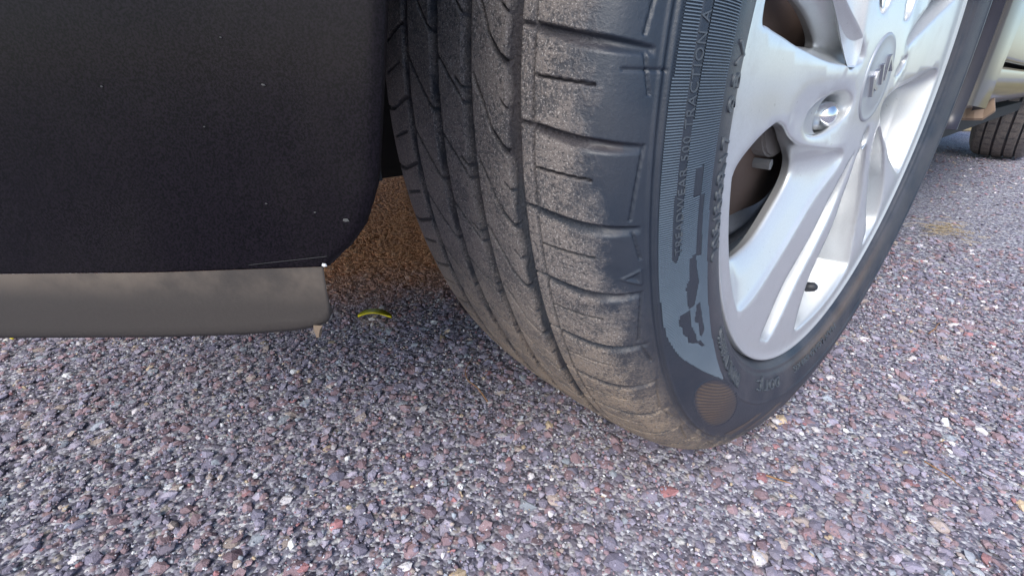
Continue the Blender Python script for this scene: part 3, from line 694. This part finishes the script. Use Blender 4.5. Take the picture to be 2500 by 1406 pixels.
# upper body so that the car closes above the picture
def shell():
    st = [(-.92, .10, .52), (-.70, .06, .70), (-.30, .08, .78), (.30, .08, .80), (.75, .05, .92), (1.2, -.12, 1.40), (2.0, -.14, 1.44), (2.9, -.10, 1.25), (3.35, .03, .95), (3.55, .00, .60)]
    V = []; F = []; k = 9
    for y, x, z in st:
        for j in range(k):
            t = j/(k-1); a = math.pi*t; w = (x+.87); V.append((-.87+w*math.cos(a)*(abs(math.cos(a))**-.5 if abs(math.cos(a)) > 1e-3 else 1), y, .62+(z-.62)*math.sin(a)**.5 if math.sin(a) > 1e-6 else .62))
    for i in range(len(st)-1):
        for j in range(k-1): a = i*k+j; F.append((a, a+1, a+k+1, a+k))
    return link('body_shell', pym('body_shell', V, F), PAINT, car)
shell()
# splash guard in front of the sill
V = []; F = []
nb = 15
for i in range(nb+1):
    t = i/nb; x = -.09+.178*t; rr = .0022*(1 if i % 2 else 0); bot = .2480+.004*abs(2*t-1)**6
    if i == nb: bot += .012
    V += [(x-.01*t, .782-rr, .292), (x, .775-rr, bot+.004), (x, .779-rr, bot), (x, .786-rr, bot+.002), (x-.01*t, .792, .292)]
for i in range(nb):
    for j in range(4): a = i*5+j; F.append((a, a+1, a+6, a+5))
F += [(0, 1, 2, 3, 4), tuple(nb*5+j for j in (4, 3, 2, 1, 0))]
link('splash_guard', pym('splash_guard', V, F, False), TANP, car, label='dusty tan deflector flap hanging under the sill')
# ---- rear wheel
wheel2 = link('wheel', None, parent=car); wheel2.location = (0, 2.65, RW)
def rear_tyre():
    th = np.arange(-90, 270, 1.2); s = np.concatenate([np.arange(SS[0], 83.9, 6), np.arange(84, 268, 1.0), np.arange(268, SS[-1], 8), [SS[-1]]])
    TH, S = np.meshgrid(th, s, indexing='ij'); h = np.zeros(TH.shape)
    for s0, w, dp in ((120, 2.6, 7), (156, 3.6, 7), (194, 3.6, 7), (230, 2.8, 7)): h = np.minimum(h, -dp*(1-sst(w-1, w+1, np.abs(S-s0))))
    for base, a, b, sl in ((0, 84, 118, .05), (2, 122, 154, -.04), (1, 160, 190, .04), (3, 198, 228, -.04), (2, 234, 262, .05)):
        d = ((TH-base-(S-a)*sl+3.6) % 7.2)-3.6; h = np.where((S > a) & (S < b), np.minimum(h, -2.0*(1-sst(.2, .7, np.abs(d)))), h)
    P = tpos(TH.ravel(), S.ravel(), h.ravel()); P[:, 2] = np.maximum(P[:, 2], -RW+.0006)
    n, k = len(th), len(s); idx = np.arange(n*k).reshape(n, k); nx = np.roll(idx, -1, 0)
    F = np.stack([idx[:, :-1], idx[:, 1:], nx[:, 1:], nx[:, :-1]], -1).reshape(-1, 4)[:, ::-1]
    me = mesh_np('tyre', P, F, np.stack([TH.ravel()*0+20, np.clip(S.ravel(), 100, 300)], -1), True, {'ribs': np.zeros(n*k), 'groove': np.clip(-h/3, 0, 1).ravel(), 'tan': np.zeros(n*k)})
    link('tyre', me, TYRE, wheel2)
rear_tyre()
r2o = link('rim', rim.data, ALLOY, wheel2)

# ---------------------------------------------------------------- small things on the ground
def ribbon(name, pts, w, mat, thick=.0006, **kw):
    P = catmull(pts, 6); V = []; F = []; n = len(P)
    for i in range(n):
        t = P[min(i+1, n-1)]-P[max(i-1, 0)]; t /= np.linalg.norm(t)+1e-9; sx = np.cross(t, [0, 0, 1]); sx /= np.linalg.norm(sx)+1e-9
        ww = w*math.sin(math.pi*min(max((i+.6)/(n+.2), 0), 1))**.6
        for a, z in ((-1, .25), (0, 0), (1, .35), (0, -.25)): V.append(P[i]+sx*a*ww+np.array([0, 0, z*w+(-thick if a == 0 and z < 0 else 0)]))
    for i in range(n-1):
        for j in range(4): a = i*4+j; b = i*4+(j+1) % 4; F.append((a, b, b+4, a+4))
    return link(name, pym(name, V, F), mat, **kw)
ribbon('petal', [(-.386,-.231,.006),(-.380,-.220,.010),(-.366,-.210,.013),(-.345,-.200,.011)], .0078, LEAFM, label='curled bright yellow petal lying on the asphalt between bumper and tyre', category='petal')
ribbon('leaf', [(-.660,-.610,.004),(-.635,-.600,.006),(-.612,-.592,.004)], .004, LEAFM, label='small yellow leaf on the ground at the lower edge of the grey bumper strip', category='leaf')
def tube(name, pts, r_, mat, **kw):
    P = catmull(pts, 5); V = []; F = []; n = len(P); m = 5
    for i in range(n):
        t = P[min(i+1, n-1)]-P[max(i-1, 0)]; t /= np.linalg.norm(t)+1e-9; a = np.cross(t, [0, 0, 1]); a /= np.linalg.norm(a)+1e-9; b = np.cross(a, t)
        for j in range(m): q = 2*math.pi*j/m; V.append(P[i]+(a*math.cos(q)+b*math.sin(q))*r_*(1-.6*i/n))
    for i in range(n-1):
        for j in range(m): a = i*m+j; b = i*m+(j+1) % m; F.append((a, b, b+m, a+m))
    return link(name, pym(name, V, F), mat, **kw)
tube('twig', [(-.121,-.207,.005),(-.145,-.202,.0065),(-.165,-.201,.006),(-.182,-.191,.007),(-.197,-.170,.006)], .0009, TWIG, label='thin orange-brown twig on the asphalt in front of the tyre tread', category='twig')
tube('twig', [(.198,.040,.005),(.208,.034,.007),(.218,.031,.006),(.227,.024,.006)], .0007, TWIG, label='reddish twig at the right edge, on the open asphalt beyond the wheel', category='twig')
tube('twig', [(.150,.338,.004),(.153,.355,.007),(.153,.380,.006),(.160,.395,.006)], .0009, TWIG, label='small bent twig on the asphalt beside the far side of the tyre', category='twig')
tube('twig', [(.112,-.084,.004),(.124,-.082,.006),(.131,-.079,.006)], .0009, TWIG, label='short tan twig on the asphalt just outside the tyre contact', category='twig')
def straw(name, n, cx, cy, sx, sy, L, rad, mat, hmax, **kw):
    V = []; F = []
    for i in range(n):
        x = random.gauss(cx, sx); y = random.gauss(cy, sy); a = random.uniform(0, 2*math.pi); l = L*random.uniform(.4, 1.2); z = random.uniform(.002, hmax); dz = random.uniform(-.3, .5)*hmax
        dx, dy = math.cos(a)*l/2, math.sin(a)*l/2; px, py = -math.sin(a)*rad, math.cos(a)*rad; b = len(V)
        V += [(x-dx-px, y-dy-py, z), (x-dx+px, y-dy+py, z), (x-dx, y-dy, z+rad*1.5), (x+dx-px, y+dy-py, z+dz*.6), (x+dx+px, y+dy+py, z+dz*.6), (x+dx, y+dy, z+dz*.6+rad*1.5)]
        F += [(b, b+3, b+5, b+2), (b+2, b+5, b+4, b+1), (b+1, b+4, b+3, b), (b, b+2, b+1), (b+3, b+4, b+5)]
    return link(name, pym(name, V, F, False), mat, kind='stuff', **kw)
straw('dry_grass', 100, .070, .965, .026, .045, .035, .0006, STRAW, .012, label='flat tuft of straw-coloured dry grass lying on the road beyond the wheel', category='dry grass')
# weedy verge far behind the car
def verge():
    V = []; F = []
    for i in range(26000):
        y = 4.3+9*random.random()**1.6; x = -.45+(y-4.8)*-.35+random.uniform(-2.2, 2.2)*(1+.15*(y-4)); h = random.uniform(.04, .16)*(1+.10*(y-4)); a = random.uniform(0, math.pi)
        w = random.uniform(.004, .010); lx, ly = random.gauss(0, .05), random.gauss(0, .05); b = len(V)
        V += [(x-w*math.cos(a), y-w*math.sin(a), 0), (x+w*math.cos(a), y+w*math.sin(a), 0), (x+lx, y+ly, h)]; F.append((b, b+1, b+2))
    link('verge_grass', pym('verge_grass', V, F, False), WEED, kind='stuff', label='yellow dry weeds on the verge seen under the car', category='grass')
verge()
def soil():
    V = []; F = []; n = 40; rs = np.random.default_rng(3)
    for i in range(n+1):
        for j in range(n+1):
            x = -9+12*i/n; y = 4.25+14*j/n+.25*math.sin(i*1.7)*(j == 0); e = min(1, j/2.); V.append((x, y, .002+.03*e*rs.random()))
    for i in range(n):
        for j in range(n): a = i*(n+1)+j; F.append((a, a+n+1, a+n+2, a+1))
    link('verge_soil', pym('verge_soil', V, F), simple('sandy_soil', (.40,.29,.15), (.30,.24,.13), .9, 0, 6, .5, .01), kind='structure')
soil()
